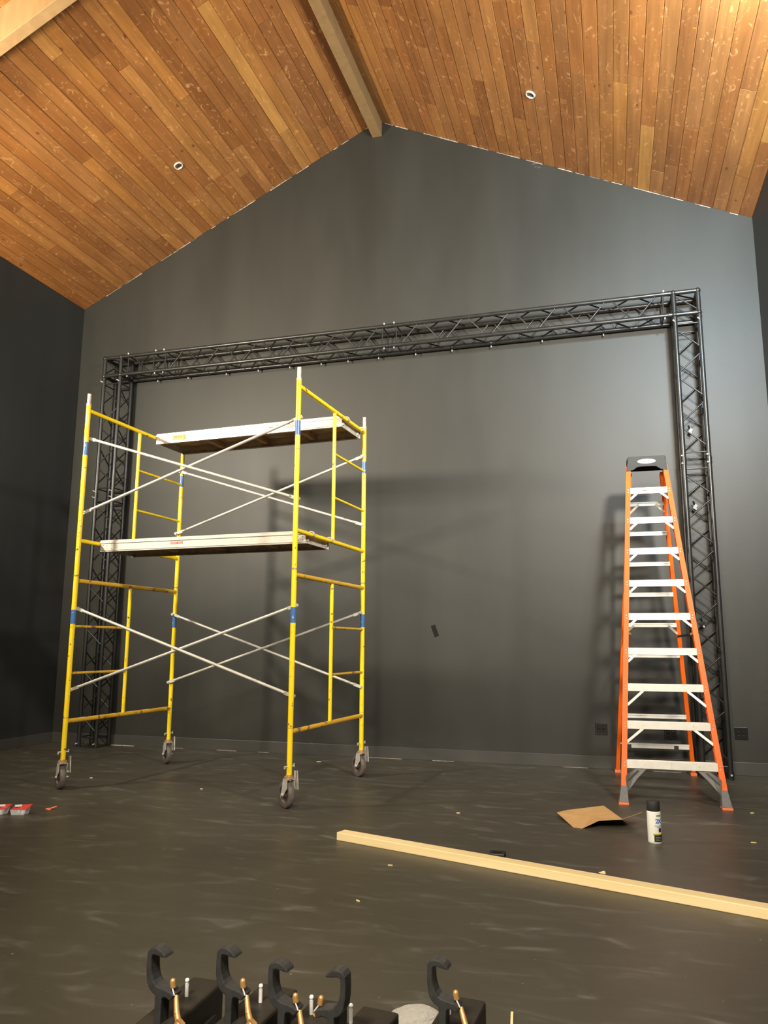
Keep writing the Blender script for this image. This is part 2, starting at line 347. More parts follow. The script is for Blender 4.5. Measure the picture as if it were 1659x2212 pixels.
# ceiling: tongue-and-groove planks on both slopes
ceil = bpy.data.objects.new('ceiling', MB().extrude([(XL-.1, ZE+.0), (XA, ZA+.05), (XR+.1, ZE+.0), (XR+.1, ZE+.15), (XA, ZA+.20), (XL-.1, ZE+.15)], Y0, 0.0).mesh('ceiling'))
COL.objects.link(ceil); ceil.data.materials.append(M['dark']); structure(ceil)
NP = 33; SLEN = (XA-XL)/math.cos(ANG); PW = SLEN/NP
def plank_mesh(pw):
    h = .019; g = .0055; c = .005
    prof = [(-pw/2+.0006, h), (-pw/2+.0006, c+.002), (-pw/2+g, 0), (pw/2-g, 0), (pw/2-.0006, c+.002), (pw/2-.0006, h)]
    me = MB().extrude(prof, 0.0015, 0.9985).mesh('plank'); me.materials.append(M['plank']); return me
PM = plank_mesh(PW)
rp = random.Random(11)
YV = -4.5
seen = 0
rest = MB()
for side in (0, 1):
    for k in range(NP):
        s = (k+.5)*PW                    # distance down from the apex along the slope
        x = XA + (-1 if side == 0 else 1)*s*math.cos(ANG); z = ZA - s*math.sin(ANG)
        ry = -ANG if side == 0 else ANG
        y = -rp.uniform(.3, 2.2)
        ys = [0.0]
        while y > YV: ys.append(y); y -= rp.uniform(1.3, 3.6)
        ys.append(YV)
        if ys[-2]-ys[-1] < .4: ys.pop(-2) if len(ys) > 2 else None
        for a, b in zip(ys[:-1], ys[1:]):
            o = bpy.data.objects.new('plank', PM); COL.objects.link(o); o.parent = ceil
            o.location = (x, b, z + rp.uniform(-.0012, .0012)); o.rotation_euler = (0, ry, 0); o.scale = (1, a-b, 1); seen += 1
        # rest of the row behind the camera's view
        nx, nz = math.cos(ry), -math.sin(ry); hw = PW/2-.002
        P = [(x-nx*hw, YV, z-nz*hw), (x+nx*hw, YV, z+nz*hw), (x+nx*hw, Y0, z+nz*hw), (x-nx*hw, Y0, z-nz*hw)]
        rest.poly(P + [(p[0], p[1], p[2]+.018) for p in P], [(0, 1, 2, 3), (7, 6, 5, 4), (0, 4, 5, 1), (1, 5, 6, 2), (2, 6, 7, 3), (3, 7, 4, 0)])
rest.build('plank_rows', M['plank'], ceil, kind='stuff')

# beams
RB_Z = 7.652
structure(MB().box((XA-.004, (-.001+Y0)/2, (RB_Z+7.93)/2), (.124, -Y0-.002, 7.93-RB_Z)).build('ridge_beam', M['beam'], bevel=.004))
def rafter(y0, y1):
    for sgn in (-1, 1):
        xe = XL if sgn < 0 else XR
        xa = XA + sgn*.055
        za = ZA - .055*SL
        P = []
        for y in (y0, y1):
            P += [(xa, y, za-.357), (xe, y, ZE-.357), (xe, y, ZE+.01), (xa, y, za+.01)]
        structure(MB().poly(P, [(0, 1, 2, 3), (7, 6, 5, 4), (0, 4, 5, 1), (1, 5, 6, 2), (2, 6, 7, 3), (3, 7, 4, 0)]).build('rafter_beam', M['rafter'], bevel=.004))
rafter(-3.767, -3.660)
rafter(-7.45, -7.34)
# ragged pale edges where the painted walls meet the ceiling
def ragged(name, A, B, n, seed, w=.0055):
    r_ = random.Random(seed); A, B = Vector(A), Vector(B); m = MB(); t = 0.0; L = (B-A).length; d = (B-A)/L
    while t < L-.05:
        l = min(r_.uniform(.02, .16), L-.02-t)
        if r_.random() < .66: m.bar(A+d*t, A+d*(t+l), w*r_.uniform(.4, 1.3), w*r_.uniform(.25, 1.5), (0, 1, 0))
        t += l
    structure(m.build(name, M['ragged']))
ragged('trim_2', (XL+.02, -.006, ZE-.006+.01*SL), (XA-.08, -.006, ZA-.006-.08*SL), 0, 5)
ragged('trim_3', (XR-.02, -.006, ZE-.006+.01*SL), (XA+.08, -.006, ZA-.006-.08*SL), 0, 6)
ragged('trim_4', (XR-.006, -.02, ZE-.008), (XR-.006, -3.6, ZE-.008), 0, 8, .014)

# open electrical boxes in the ceiling
def ceiling_box(x, y, sgn, label):
    z = ZA - abs(x-XA)*SL
    t = thing('electrical_box', label, 'electrical box', (x, y, z), 0, 'open round boxes in the plank ceiling')
    t.rotation_euler = (0, sgn*ANG, 0)
    MB().lathe([(.050, -.006), (.056, -.006), (.056, .004), (.050, .004), (.050, -.006)], 24).build('rim', M['ragged'], t)
    MB().lathe([(.050, .004), (.050, -.016), (.044, -.016), (.040, .001), (0.0001, .0005)], 24).build('housing', M['cup'], t)
    MB().lathe([(.024, -.001), (.024, -.002), (0.0001, -.002)], 14, (.006, .010, 0)).box((-.028, .016, -.006), (.008, .016, .010)).box((.026, .020, -.006), (.008, .014, .010)).build('knockout', M['black_print'], t)
ceiling_box(-4.726, -1.206, -1, 'open round metal box in the orange-brown planks left of the ridge')
ceiling_box(-0.573, -1.213, 1, 'open round metal box in the paler planks right of the ridge')

# ---------------------------------------------------------------- truss arch
OT = Vector((-2.616, -.1717, 0))
arch = thing('truss_arch', 'black box truss goalpost arch standing against the dark back wall', 'truss', OT)
TX = (-6.250, -6.006, .7764, 1.0176); YF, YB = -.2977, -.0520; ZT, ZB = 4.9297, 4.6861; CR = .0240
unit = MB().tube((0, 0, 0), (0, 0, 1), .0085, 8).mesh('diagonal'); unit.materials.append(M['truss'])
pinm = MB().tube((0, 0, 0), (0, 0, 1), .0075, 8).ball((0, 0, 1), .009, 8).mesh('pin'); pinm.materials.append(M['steel'])
def lacing(sec, a, b, P4, axis, flip=0):
    """P4: four chord positions (u, v) in the plane across the axis; lacing on the four faces between a and b"""
    def pt(t, c): return Vector({'x': (t, c[0], c[1]), 'z': (c[0], c[1], t)}[axis]) - OT
    e = .085
    faces = [(0, 1), (1, 2), (2, 3), (3, 0)]
    for fi, (i, j) in enumerate(faces):
        for t in (a+e, b-e): inst('rung', unit, sec, pt(t, P4[i]), pt(t, P4[j]))
        L = (b-a)-2*e-.06; n = max(1, round(L/.2625)); h = L/n
        for k in range(n):
            t0 = a+e+.03+k*h+.025; t1 = t0+h-.05
            c0, c1 = (P4[i], P4[j]) if (k+flip) % 2 == 0 else (P4[j], P4[i])
            inst('diagonal', unit, sec, pt(t0, c0), pt(t1, c1))
def section(name, a, b, P4, axis, flip=0, e0=0, e1=0):
    m = MB()
    for c in P4:
        A, B = [Vector({'x': (t, c[0], c[1]), 'z': (c[0], c[1], t)}[axis]) - OT for t in (a, b)]
        m.tube(A, B, CR, 14)
        for q, sg in ((A, 1), (B, -1)):      # swaged coupler ends
            d = (B-A).normalized()*sg; m.tube(q+d*.005, q+d*.035, CR*1.14, 14)
    s_ = m.build(name, M['truss'], arch)
    lacing(s_, a, b, P4, axis, flip)
    return s_
UL = [(TX[0], YF), (TX[1], YF), (TX[1], YB), (TX[0], YB)]
UR = [(TX[2], YF), (TX[3], YF), (TX[3], YB), (TX[2], YB)]
HD = [(YF, ZB), (YF, ZT), (YB, ZT), (YB, ZB)]
section('upright_section', .03, 3.10, UL, 'z', 1)
section('upright_section', 3.10, 4.66, UL, 'z', 1)
section('upright_section', .03, 3.10, UR, 'z', 1)
section('upright_section', 3.10, 4.66, UR, 'z', 1)
section('header_section', -5.98, -5.43, HD, 'x', 1)
section('header_section', -5.43, -2.358, HD, 'x', 0)
section('header_section', -2.358, .752, HD, 'x', 0)
for xs, s in (((TX[0], TX[1]), -1), ((TX[2], TX[3]), 1)):
    m = MB(); c8 = [Vector((x, y, z))-OT for x in xs for y in (YF, YB) for z in (ZB, ZT)]
    for i in range(8):
        m.ball(c8[i], CR*1.28, 12)
        for j in range(i+1, 8):
            if sum(abs(a-b) > .01 for a, b in zip(c8[i], c8[j])) == 1: m.tube(c8[i], c8[j], CR, 14)
    cb = m.build('corner_block', M['truss'], arch)
    def V(x, y, z): return Vector((x, y, z))-OT
    a, b = xs
    for A, B in [(V(a, YF, ZT-.03), V(b, YF, ZB+.03)), (V(a, YB, ZT-.03), V(b, YB, ZB+.03)), (V(a if s < 0 else b, YF, ZB+.03), V(a if s < 0 else b, YB, ZT-.03)), (V(a, YF+.03, ZT), V(b, YB-.03, ZT))]:
        inst('diagonal', unit, cb, A, B)
    # base plate under each upright
    bp_ = MB().box(V((a+b)/2, (YF+YB)/2, .004), (b-a+.002, YB-YF+.04, .008))
    bpl = bp_.build('base_plate', M['truss'], arch)
    for x in xs:
        for y in (YF, YB): MB().tube(V(x, y, .006), V(x, y, .075), CR*1.18, 14).build('coupler', M['truss'], bpl)
        inst('pin', pinm, bpl, V(x, YF-.02, .045), V(x, YF-.052, .045))
# bright coupler pins at the joints
for (u, v) in UL+UR:
    if v > -.2: continue
    for t in (3.06, 3.14, 4.60): inst('pin', pinm, arch, Vector((u, v-.015, t))-OT, Vector((u-.02, v-.045, t+.01))-OT)
for (v, t) in HD:
    if v > -.2: continue
    for u in (-2.42, -2.30, -5.49, -5.37, -5.90, .68): inst('pin', pinm, arch, Vector((u, v, t+(.015 if t > 4.8 else -.01)))-OT, Vector((u, v-.01, t+(.042 if t > 4.8 else -.04)))-OT)
# clips hanging from the rear lower chord
for k, x in enumerate([-5.6, -5.15, -4.6, -4.15, -3.72, -3.3, -2.95, -2.56, -2.1, -1.66, -1.2, -.62, .05]):
    p = Vector((x, YB, ZB))-OT
    c = MB().lathe([(CR+.001, -.011), (CR+.007, -.011), (CR+.007, .011), (CR+.001, .011)], 14, p, 'x').box(p+Vector((0, 0, -.036)), (.014, .010, .022)).build('hanging_clip', M['truss'], arch)
    inst('pin', pinm, c, p+Vector((0, -.004, -.036)), p+Vector((0, -.006, -.056)))
# cable clamps tied on the right upright's rear lacing
for z in (4.02-.55, 2.66, 1.46):
    p = Vector((.88, YB-.02, z))-OT
    c = MB().box(p, (.030, .026, .050), Matrix.Rotation(.6, 3, 'Y')).tube(p+Vector((-.006, 0, .02)), p+Vector((-.018, -.02, .055)), .010, 8).build('cable_clamp', M['truss'], arch)
    inst('pin', pinm, c, p+Vector((.005, -.012, -.02)), p+Vector((.010, -.016, -.036)))

# ---------------------------------------------------------------- rolling scaffold
SW, SLN = 1.5237, 2.1658
SO = (-4.5899, -2.6566, 0); SPSI = -0.0558
scaf = thing('rolling_scaffold', 'yellow two-tier rolling scaffold tower on four casters in front of the wall', 'scaffold', SO, SPSI)
PR = .0213
def end_frame(x, z0, ladder_front, top):
    """frame in the plane x; low bar at z0, ladder rungs at front or back half"""
    zt = z0 + 1.2205
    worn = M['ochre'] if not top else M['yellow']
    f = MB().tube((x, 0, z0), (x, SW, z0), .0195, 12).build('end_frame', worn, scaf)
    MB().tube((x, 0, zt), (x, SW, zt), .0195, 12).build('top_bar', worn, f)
    MB().tube((x, SW/2, z0+.018), (x, SW/2, zt-.018), .0165, 12).build('centre_post', M['yellow'], f)
    lo = z0-.33 if not top else z0-.31
    hi = zt+.045
    for y in (0, SW):
        MB().tube((x, y, lo), (x, y, hi), PR, 14).build('leg', M['yellow'], f)
        if top: MB().tube((x, y, hi), (x, y, hi+.022), PR*1.03, 14).tube((x, y, hi+.022), (x, y, hi+.115), .0175, 12).build('coupling_pin', M['pin'], f)
        else: MB().tube((x, y, hi-.004), (x, y, hi+.008), PR*1.10, 14).build('joint_collar', M['rust'], f)
        zb = (z0+.90) if not top else (z0+.855)
        MB().tube((x, y, zb-.062), (x, y, zb+.062), PR+.0009, 14, caps=False).build('marking_band', M['blue'], f, label='blue marking band')
        MB().tube((x, y, z0+(.672 if top else .03)), (x, y, z0+(.678 if top else .034)), PR+.0012, 14).build('seam', M['rust'], f)
    y0, y1 = (0, SW/2) if ladder_front else (SW/2, SW)
    for k in (1, 2):
        z = z0+.4085*k; a, b = y0+.012, y1-.012
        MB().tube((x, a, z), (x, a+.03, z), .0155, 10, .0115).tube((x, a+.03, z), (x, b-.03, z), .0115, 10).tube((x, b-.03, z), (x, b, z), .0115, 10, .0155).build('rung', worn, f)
end_frame(0, .5670, True, False); end_frame(0, 2.1505, False, True)
end_frame(SLN, .5670, False, False); end_frame(SLN, 2.1505, False, True)
for y, sg in ((0, -1), (SW, -1)):
    for z0, z1 in ((.836, 1.545), (2.417, 3.113)):
        off = .032 if y == 0 else -.032
        for za, zb, dy in ((z1, z0, 0.0), (z0, z1, .014)):
            yy = y+off+dy*(1 if off > 0 else -1)
            A, B = Vector((0, yy, za)), Vector((SLN, yy, zb)); d = (B-A).normalized()
            m = MB().tube(A+d*.075, B-d*.075, .0125, 10)
            for q, s in ((A, 1), (B, -1)): m.bar(q-d*s*.014, q+d*s*.08, .006, .028, (0, 1, 0))
            cb = m.build('cross_brace', M['brace'], scaf)
            for q in (A, B): MB().tube(Vector((q.x, y, q.z)), Vector((q.x, yy+(.018 if off > 0 else -.018), q.z)), .007, 8).tube(Vector((q.x, yy+(.014 if off > 0 else -.014), q.z)), Vector((q.x, yy+(.022 if off > 0 else -.022), q.z)), .013, 8).build('stud', M['steel'], cb)
for (x, y) in ((0, 0), (0, SW), (SLN, 0), (SLN, SW)):
    m = MB().tube((0, 0, .222), (0, 0, .240), .038, 20).tube((0, 0, .240), (0, 0, .250), .026, 16)
    c = m.build('caster', M['rust'], scaf); c.location = (x, y, 0); c.rotation_euler = (0, 0, R(-125))
    ax = Vector((0, -.040, .1005))
    f = MB()
    for s in (-1, 1):
        o_ = [(-.032, .222), (.030, .222), (.026, .150), (-.030, .088), (-.052, .088), (-.056, .106)]
        P = [(s*.031, yy, zz) for yy, zz in o_] + [(s*.036, yy, zz) for yy, zz in o_]; n = len(o_)
        f.poly(P, [tuple(range(n)), tuple(range(2*n-1, n-1, -1))] + [(k, n+k, n+(k+1) % n, (k+1) % n) for k in range(n)])
    f.box((0, 0, .219), (.070, .062, .006)).box((0, -.038, .178), (.066, .006, .030))
    f.build('fork', M['steel'], c)
    MB().lathe([(.070, -.022), (.096, -.022), (.1005, -.016), (.1005, .016), (.096, .022), (.070, .022)], 32, ax, 'x').build('tyre', M['rubber'], c)
    MB().lathe([(.070, -.020), (.066, -.006), (.020, -.008), (.020, -.026), (.001, -.026)], 24, ax, 'x').lathe([(.070, .020), (.066, .006), (.020, .008), (.020, .026), (.001, .026)], 24, ax, 'x').build('hub', M['hubm'], c)
    MB().tube(ax+Vector((-.044, 0, 0)), ax+Vector((.044, 0, 0)), .009, 10).build('axle_bolt', M['steel'], c)
    b = MB().box((-.060, .004, .205), (.006, .058, .140), Matrix.Rotation(.12, 3, 'X')).box((-.043, -.050, .150), (.020, .010, .120)).box((-.045, -.064, .094), (.052, .030, .012)).tube((-.040, -.03, .14), (-.060, -.03, .14), .012, 10)
    b.build('brake_pedal', M['steel'], c, bevel=.002)
    MB().tube((-.040, -.006, .312), (.040, .006, .312), .006, 8).box((-.042, -.006, .318), (.008, .012, .026)).box((.044, .006, .306), (.010, .012, .022)).build('locking_pin', M['steel'], c)

def scaffold_plank(y0, zb, label, group, upper):
    """aluminium framed plank hooked over the frame bars; zb = bar centre height"""
    ox, oy = Vector((math.cos(SPSI), math.sin(SPSI))), Vector((-math.sin(SPSI), math.cos(SPSI)))
    base = Vector(SO[:2]) + oy*y0
    t = thing('scaffold_plank', label, 'scaffold plank', (base.x, base.y, zb), SPSI, group)
    W = .482; x0, x1 = .030, SLN-.030
    zt = .030
    MB().box(((x0+x1)/2, W/2, zt-.010), (x1-x0-.02, W-.03, .013)).build('deck', M['ply'], t, label='brown weathered plywood deck')
    for yy, nm in ((0.0, 0), (W, 1)):
        s = 1 if nm == 0 else -1
        m = MB().box(((x0+x1)/2, yy, zt-.052), (x1-x0, .004, .104)).box(((x0+x1)/2, yy+s*.012, zt), (x1-x0, .030, .006)).box(((x0+x1)/2, yy+s*.014, zt-.102), (x1-x0, .030, .005)).box(((x0+x1)/2, yy-s*.005, zt-.022), (x1-x0, .008, .012)).box(((x0+x1)/2, yy-s*.004, zt-.088), (x1-x0, .006, .010))
        r_ = m.build('side_rail', M['alu'] if nm == 0 else M['alu_dull'], t)
        if nm == 0:
            for xx in (x0+.03, x0+.07, x0+.12, x1-.03, x1-.07):
                for zz in (zt-.045, zt-.075): MB().tube((xx, -.001, zz), (xx, -.0045, zz), .0045, 8).build('rivet', M['rust'], r_)
            if upper:
                MB().box((.305, -.0095, zt-.052), (.150, .001, .052)).build('sticker', M['yellow_sticker'], r_, label='yellow sticker with black lettering')
                lettering('BILJAX', .036, M['black_print'], r_, (.300, -.0107, zt-.050), (math.pi/2, 0, 0), 'lettering', .0004, .95)
                MB().box((.372, -.0102, zt-.052), (.006, .001, .045)).build('sticker_border', M['black_print'], r_)
                MB().box((1.37, -.0095, zt-.044), (.045, .001, .010)).build('print', M['pinkish'], r_, label='small red print')
                for q in (0, 1, 2): MB().box((1.60, -.0095, zt-.040-.011*q), (.10, .001, .003)).build('print', M['grey_print'], r_)
            else:
                MB().box((.86, -.0030, zt-.050), (.13, .0015, .024)).build('paint_smear', M['pinkish'], r_, label='faded red paint smear')
                MB().box((.87, -.0040, zt-.052), (.010, .002, .009)).build('hole', M['black_print'], r_)
    for xx in (x0+.012, x1-.012): MB().box((xx, W/2, zt-.055), (.008, W-.01, .088)).build('end_channel', M['alu_dull'], t)
    for xx in ([.55, 1.08, 1.62]):
        MB().box((xx, W/2, zt-.045), (.050, W-.02, .055)).build('cross_member', M['ply'], t)
    for xx, sx in ((x0, -1), (x1, 1)):
        for yy in (.05, W-.05):
            pts = []
            for k in range(9):
                a = math.pi*(k/8)*1.12
                bx = 0 if sx < 0 else SLN
                pts.append(Vector((bx - sx*(.028*math.cos(a)), yy, .0 + .030*math.sin(a))))
            m = MB()
            for a, b in zip(pts[:-1], pts[1:]): m.bar(a, b, .026, .007, (0, 1, 0))
            m.box((xx-sx*.004, yy, -.02), (.012, .03, .06))
            m.build('hook', M['alu'], t)
    return t
scaffold_plank(.258, 2.1505, 'aluminium scaffold plank on the middle bars with a faded red smear on its rail', 'aluminium scaffold planks', False)
scaffold_plank(1.000, 3.371, 'aluminium scaffold plank on the top bars with a yellow sticker on its rail', 'aluminium scaffold planks', True)

# ---------------------------------------------------------------- stepladder
LW0, LW1, LS, LH = .762, .325, .928, 2.96
RW0, RW1, RS, RS1 = .705, .285, 1.605, 1.045
lad = thing('stepladder', 'tall orange fibreglass stepladder with aluminium steps and a black top cap', 'ladder', (.4104, -1.8164, 0), .0288)
def fp(sx, z): t = z/LH; return Vector((sx*(LW0*(1-t)+LW1*t)/2, LS*t, z))
def rp_(sx, z): t = z/LH; return Vector((sx*(RW0*(1-t)+RW1*t)/2 - .018*(1-t), RS*(1-t)+RS1*t, z))
def channel(A, B, sx, w, d, back):
    """C-section rail: web outside, flanges turned in; d is the depth from front to back"""
    m = MB(); th = .005; yv = Vector((0, 1, 0)); xv = Vector((1, 0, 0))
    m.bar(A+xv*sx*(w/2)+yv*d/2, B+xv*sx*(w/2)+yv*d/2, th, d, (1, 0, 0))
    m.bar(A, B, w, th, (1, 0, 0)); m.bar(A+yv*d, B+yv*d, w, th, (1, 0, 0))
    return m
for sx in (-1, 1):
    channel(fp(sx, .13), fp(sx, 2.93), sx, .040, .075, False).build('front_rail', M['orange'], lad)
    channel(rp_(sx, .03), rp_(sx, 2.90), sx, .034, .060, True).build('rear_rail', M['orange'], lad)
    # moulded shoes
    A = fp(sx, .14); B = fp(sx, .018); sh = MB()
    P = []
    for q, ww, dd in ((A, .048, .088), (B, .075, .105)):
        P += [q+Vector((-ww/2, -.004, 0)), q+Vector((ww/2, -.004, 0)), q+Vector((ww/2, dd, 0)), q+Vector((-ww/2, dd, 0))]
    sh.poly(P, [(0, 1, 2, 3), (7, 6, 5, 4), (0, 4, 5, 1), (1, 5, 6, 2), (2, 6, 7, 3), (3, 7, 4, 0)])
    s_ = sh.build('shoe', M['ladderfoot'], lad, bevel=.003)
    q = fp(sx, .009); MB().box(q+Vector((0, .045, 0)), (.078, .108, .018)).build('shoe_pad', M['orangebit'], s_, bevel=.003, label='orange rubber pad')
    q = rp_(sx, .014); MB().box(q+Vector((0, .03, 0)), (.056, .075, .028)).build('rear_shoe', M['orangebit'], lad, bevel=.003)
    # spreader
    A = fp(sx, 1.33)+Vector((-sx*.014, .05, 0)); B = rp_(sx, 1.33)+Vector((-sx*.014, 0, 0)); mid = (A+B)/2 + Vector((0, 0, .005))
    sp = MB().bar(A, mid, .004, .022, (1, 0, 0)).bar(mid, B, .004, .022, (1, 0, 0)).build('spreader', M['ladderblack'], lad)
    MB().tube(A+Vector((sx*.0, -.02, .012)), A+Vector((-sx*.024, -.035, .012)), .011, 10).build('spreader_knob', M['brass'], sp)
for k in range(1, 10):
    z = .298*k; A, B = fp(-1, z)+Vector((.018, 0, 0)), fp(1, z)-Vector((.018, 0, 0)); wd = B.x-A.x; cx = 0
    c = (A+B)/2
    m = MB().box(c+Vector((0, -.004, 0)), (wd, .004, .056)).box(c+Vector((0, .036, .026)), (wd, .080, .004)).box(c+Vector((0, .074, .005)), (wd, .004, .040))
    for q in range(5): m.box(c+Vector((0, .006+.015*q, .029)), (wd, .004, .003))
    st = m.build('step', M['step'], lad)
    for sx in (-1, 1):
        q = fp(sx, z)
        for dz in (-.012, .012): MB().tube(q+Vector((0, -.002, dz)), q+Vector((0, -.007, dz)), .0045, 8).build('rivet', M['steel'], st)
        MB().tube(c+Vector((sx*wd*.30, -.005, .004)), c+Vector((sx*wd*.30, -.009, .004)), .004, 8).build('rivet', M['steel'], st)
        if k > 1:
            drop = .060 if k > 3 else (.105 if k == 2 else .115 if k == 3 else .06)
            inn = .062 if k > 3 else .125
            a = Vector((sx*(wd/2-inn), c.y, z-.022)); e = fp(sx, z-drop-.025)-Vector((sx*.018, 0, 0)); e.y = fp(sx, z-drop-.025).y+.004
            MB().bar(a, e, .004, .020, (0, 1, 0)).build('step_brace', M['step'], st)
        else:
            a = Vector((sx*(wd/2-.125), c.y+.004, z-.026)); e = fp(sx, .10)-Vector((sx*.020, -.006, 0))
            P = [a+Vector((-sx*.03, 0, 0)), a+Vector((sx*.060, 0, 0)), e+Vector((0, 0, .115)), e+Vector((0, 0, -.02)), e+Vector((-sx*.03, 0, .025)), (a+e)/2+Vector((-sx*.018, 0, .008))]
            n = len(P); m = MB().poly(P+[p+Vector((0, .012, 0)) for p in P], [tuple(range(n)), tuple(range(2*n-1, n-1, -1))]+[(i, n+i, n+(i+1) % n, (i+1) % n) for i in range(n)])
            m.build('gusset', M['ladderfoot'], st)
            a2 = a+(e-a)*.15+Vector((sx*.02, -.003, .01)); e2 = a+(e-a)*.8+Vector((sx*.012, -.003, .045))
            MB().bar(a2, e2, .004, .008, (0, 1, 0)).build('gusset_rib', M['ladderblack'], st)
    if k == 9:
        MB().box(c+Vector((-.035, -.0068, .0)), (.044, .001, .014)).build('print', M['red'], st, label='small red label print')
        MB().box(c+Vector((.028, -.0068, .0)), (.060, .001, .008)).build('print', M['grey_print'], st)
    if k == 1: MB().box(c+Vector((.0, -.0072, 0)), (.003, .002, .05)).build('dent', M['alu_dull'], st)
for k in range(1, 10):
    z = .292*k - .020 if k < 9 else 2.60
    A, B = rp_(-1, z)+Vector((.015, 0, 0)), rp_(1, z)-Vector((.015, 0, 0)); c = (A+B)/2; wd = B.x-A.x
    if k == 1:
        m = MB().box(c+Vector((0, 0, .020)), (wd, .034, .012)).box(c+Vector((-.02, -.012, -.002)), (wd*.62, .006, .034)).box(c+Vector((wd*.42, -.012, -.002)), (wd*.15, .006, .034))
    else:
        m = MB().box(c+Vector((0, 0, .016)), (wd, .034, .004)).box(c+Vector((0, -.015, -.004)), (wd, .004, .034)).box(c+Vector((0, -.019, .008)), (wd, .006, .006))
    rb = m.build('rear_bar', M['step'], lad)
    if k in (9, 5):
        for sx in (-1, 1):
            MB().bar(c+Vector((sx*(wd/2-.075), -.022, -.008)), rp_(sx, z-.085)+Vector((-sx*.014, -.012, 0)), .004, .020, (0, 1, 0)).build('rear_brace', M['alu_dull'], rb)
# top cap with its arch-shaped front and oval badge
cap_o = []
hw0, hw1 = .182, .172
z0, z1 = 2.885, 3.028
arc = [(-.125, z0+.012), (-.085, z0+.040), (-.05, z0+.043), (.05, z0+.043), (.085, z0+.040), (.125, z0+.012)]
cap_o = [(-hw0-.006, z0)] + arc + [(hw0+.006, z0), (hw1-.006, z1-.006), (hw1-.02, z1), (-hw1+.02, z1), (-hw1+.006, z1-.006)]
m = MB().extrude(cap_o, LS-.030, LS-.018).box((0, LS+.075, z1-.010), (hw1*2-.01, .200, .018))
for sx in (-1, 1): m.box((sx*(hw1-.002), LS+.07, (z0+z1)/2), (.010, .190, z1-z0-.01))
m.box((0, LS+.165, (z0+z1)/2+.02), (hw1*2-.01, .010, z1-z0-.04))
cap = m.build('top_cap', M['ladderblack'], lad, bevel=.003)
MB().lathe([(.0001, -.004), (.083, -.004), (.083, 0), (.0001, 0)], 32, (0, 0, 0), 'y')
oval = MB().lathe([(.0001, -.004), (.080, -.004), (.084, -.002), (.084, .0)], 36, (0, 0, 0), 'y').build('oval_badge', M['logo'], cap, label='pale oval badge')
oval.location = (0, LS-.030, z0+.092); oval.scale = (1, 1, .30)
for rr, nm in ((.076, 0),):
    ring = MB().lathe([(.074, -.0048), (.077, -.0048), (.077, -.004), (.074, -.004)], 36, (0, 0, 0), 'y').build('badge_line', M['grey_print'], oval)
lettering('WERNER', .022, M['grey_print'], cap, (0, LS-.0352, z0+.092), (math.pi/2, 0, 0), 'lettering', .0003, 1.15)

# ---------------------------------------------------------------- wall details
def outlet(x, z, label):
    t = thing('wall_outlet', label, 'wall outlet', (x, 0, z), 0, 'black double outlet plates on the back wall')
    MB().box((0, -.004, 0), (.122, .008, .118)).build('plate', M['outlet'], t, bevel=.003)
    for sx in (-1, 1):
        rc = MB().box((sx*.024, -.0085, 0), (.034, .003, .070)).build('receptacle', M['tape'], t, bevel=.002)
        for sz in (-1, 1):
            MB().box((sx*.024-.006, -.0103, sz*.020), (.002, .001, .009)).box((sx*.024+.006, -.0103, sz*.020), (.002, .001, .008)).build('slot', M['grey_print'], rc)
outlet(-.151, .393, 'black double wall outlet left of the orange ladder')
outlet(.519, .372, 'black double wall outlet seen between the ladder rails')
outlet(1.172, .395, 'black double wall outlet right of the truss upright')
t = MB().box((0, 0, 0), (.052, .0012, .132)).build('tape_strip', M['tape'])
t.location = (-1.900, -.0008, 1.391); t.rotation_euler = (0, R(-19.5), 0)
tag(t, 'short tilted strip of black tape stuck on the back wall', 'tape')
sc = MB()
rs = random.Random(4)
for k in range(7):
    a = rs.uniform(-.1, .1); sc.box((-.56+rs.uniform(-.09, .09), -.0006, 6.86+rs.uniform(-.03, .05)), (rs.uniform(.03, .09), .0012, rs.uniform(.006, .014)), Matrix.Rotation(a, 3, 'Y'))
sc.build('paint_scuff', M['scuff'], bpy.data.objects['wall_back'], kind='stuff')

# ---------------------------------------------------------------- lumber, cardboard, can, bits
lt = (Vector((.629, -4.327, 0))-Vector((-1.756, -3.555, 0))); la = math.atan2(lt.y, lt.x)
lum = MB().box((1.48, .0445, .0245), (2.96, .089, .049)).build('lumber_stud', M['lumber'], bevel=.004)
lum.location = (-1.756, -3.555, 0); lum.rotation_euler = (0, 0, la)
tag(lum, 'long pale pine two-by-four lying on the floor', 'lumber')

cb_v = [(-.446, -2.437, .030), (-.318, -2.735, .001), (-.255, -2.751, .001), (-.144, -2.704, .050), (.010, -2.672, .060), (.145, -2.560, .094), (.018, -2.400, .004), (-.122, -2.040, .022), (-.380, -2.290, .022), (-.20, -2.45, .018)]
th = Vector((0, 0, .004))
top = [(0, 1, 9), (1, 2, 9), (2, 3, 9), (3, 4, 9), (4, 7, 9), (7, 8, 9), (8, 0, 9), (4, 5, 6), (4, 6, 7)]
edge = [0, 1, 2, 3, 4, 5, 6, 7, 8]
c0 = Vector((-.15, -2.45, 0)); V0 = [Vector(v)-c0 for v in cb_v]; nn = len(V0)
F = [f for f in top] + [tuple(i+nn for i in reversed(f)) for f in top]
F = [tuple(f) for f in top]
P = [v+th for v in V0]+V0
F2 = [tuple(i+nn for i in reversed(f)) for f in top] + [(edge[i], edge[i]+nn, edge[(i+1) % 9]+nn, edge[(i+1) % 9]) for i in range(9)]
cbo = MB().poly(P, F+F2).build('cardboard_sheet', M['card']); cbo.location = c0
tag(cbo, 'bent piece of brown cardboard lying beside the spray can', 'cardboard')

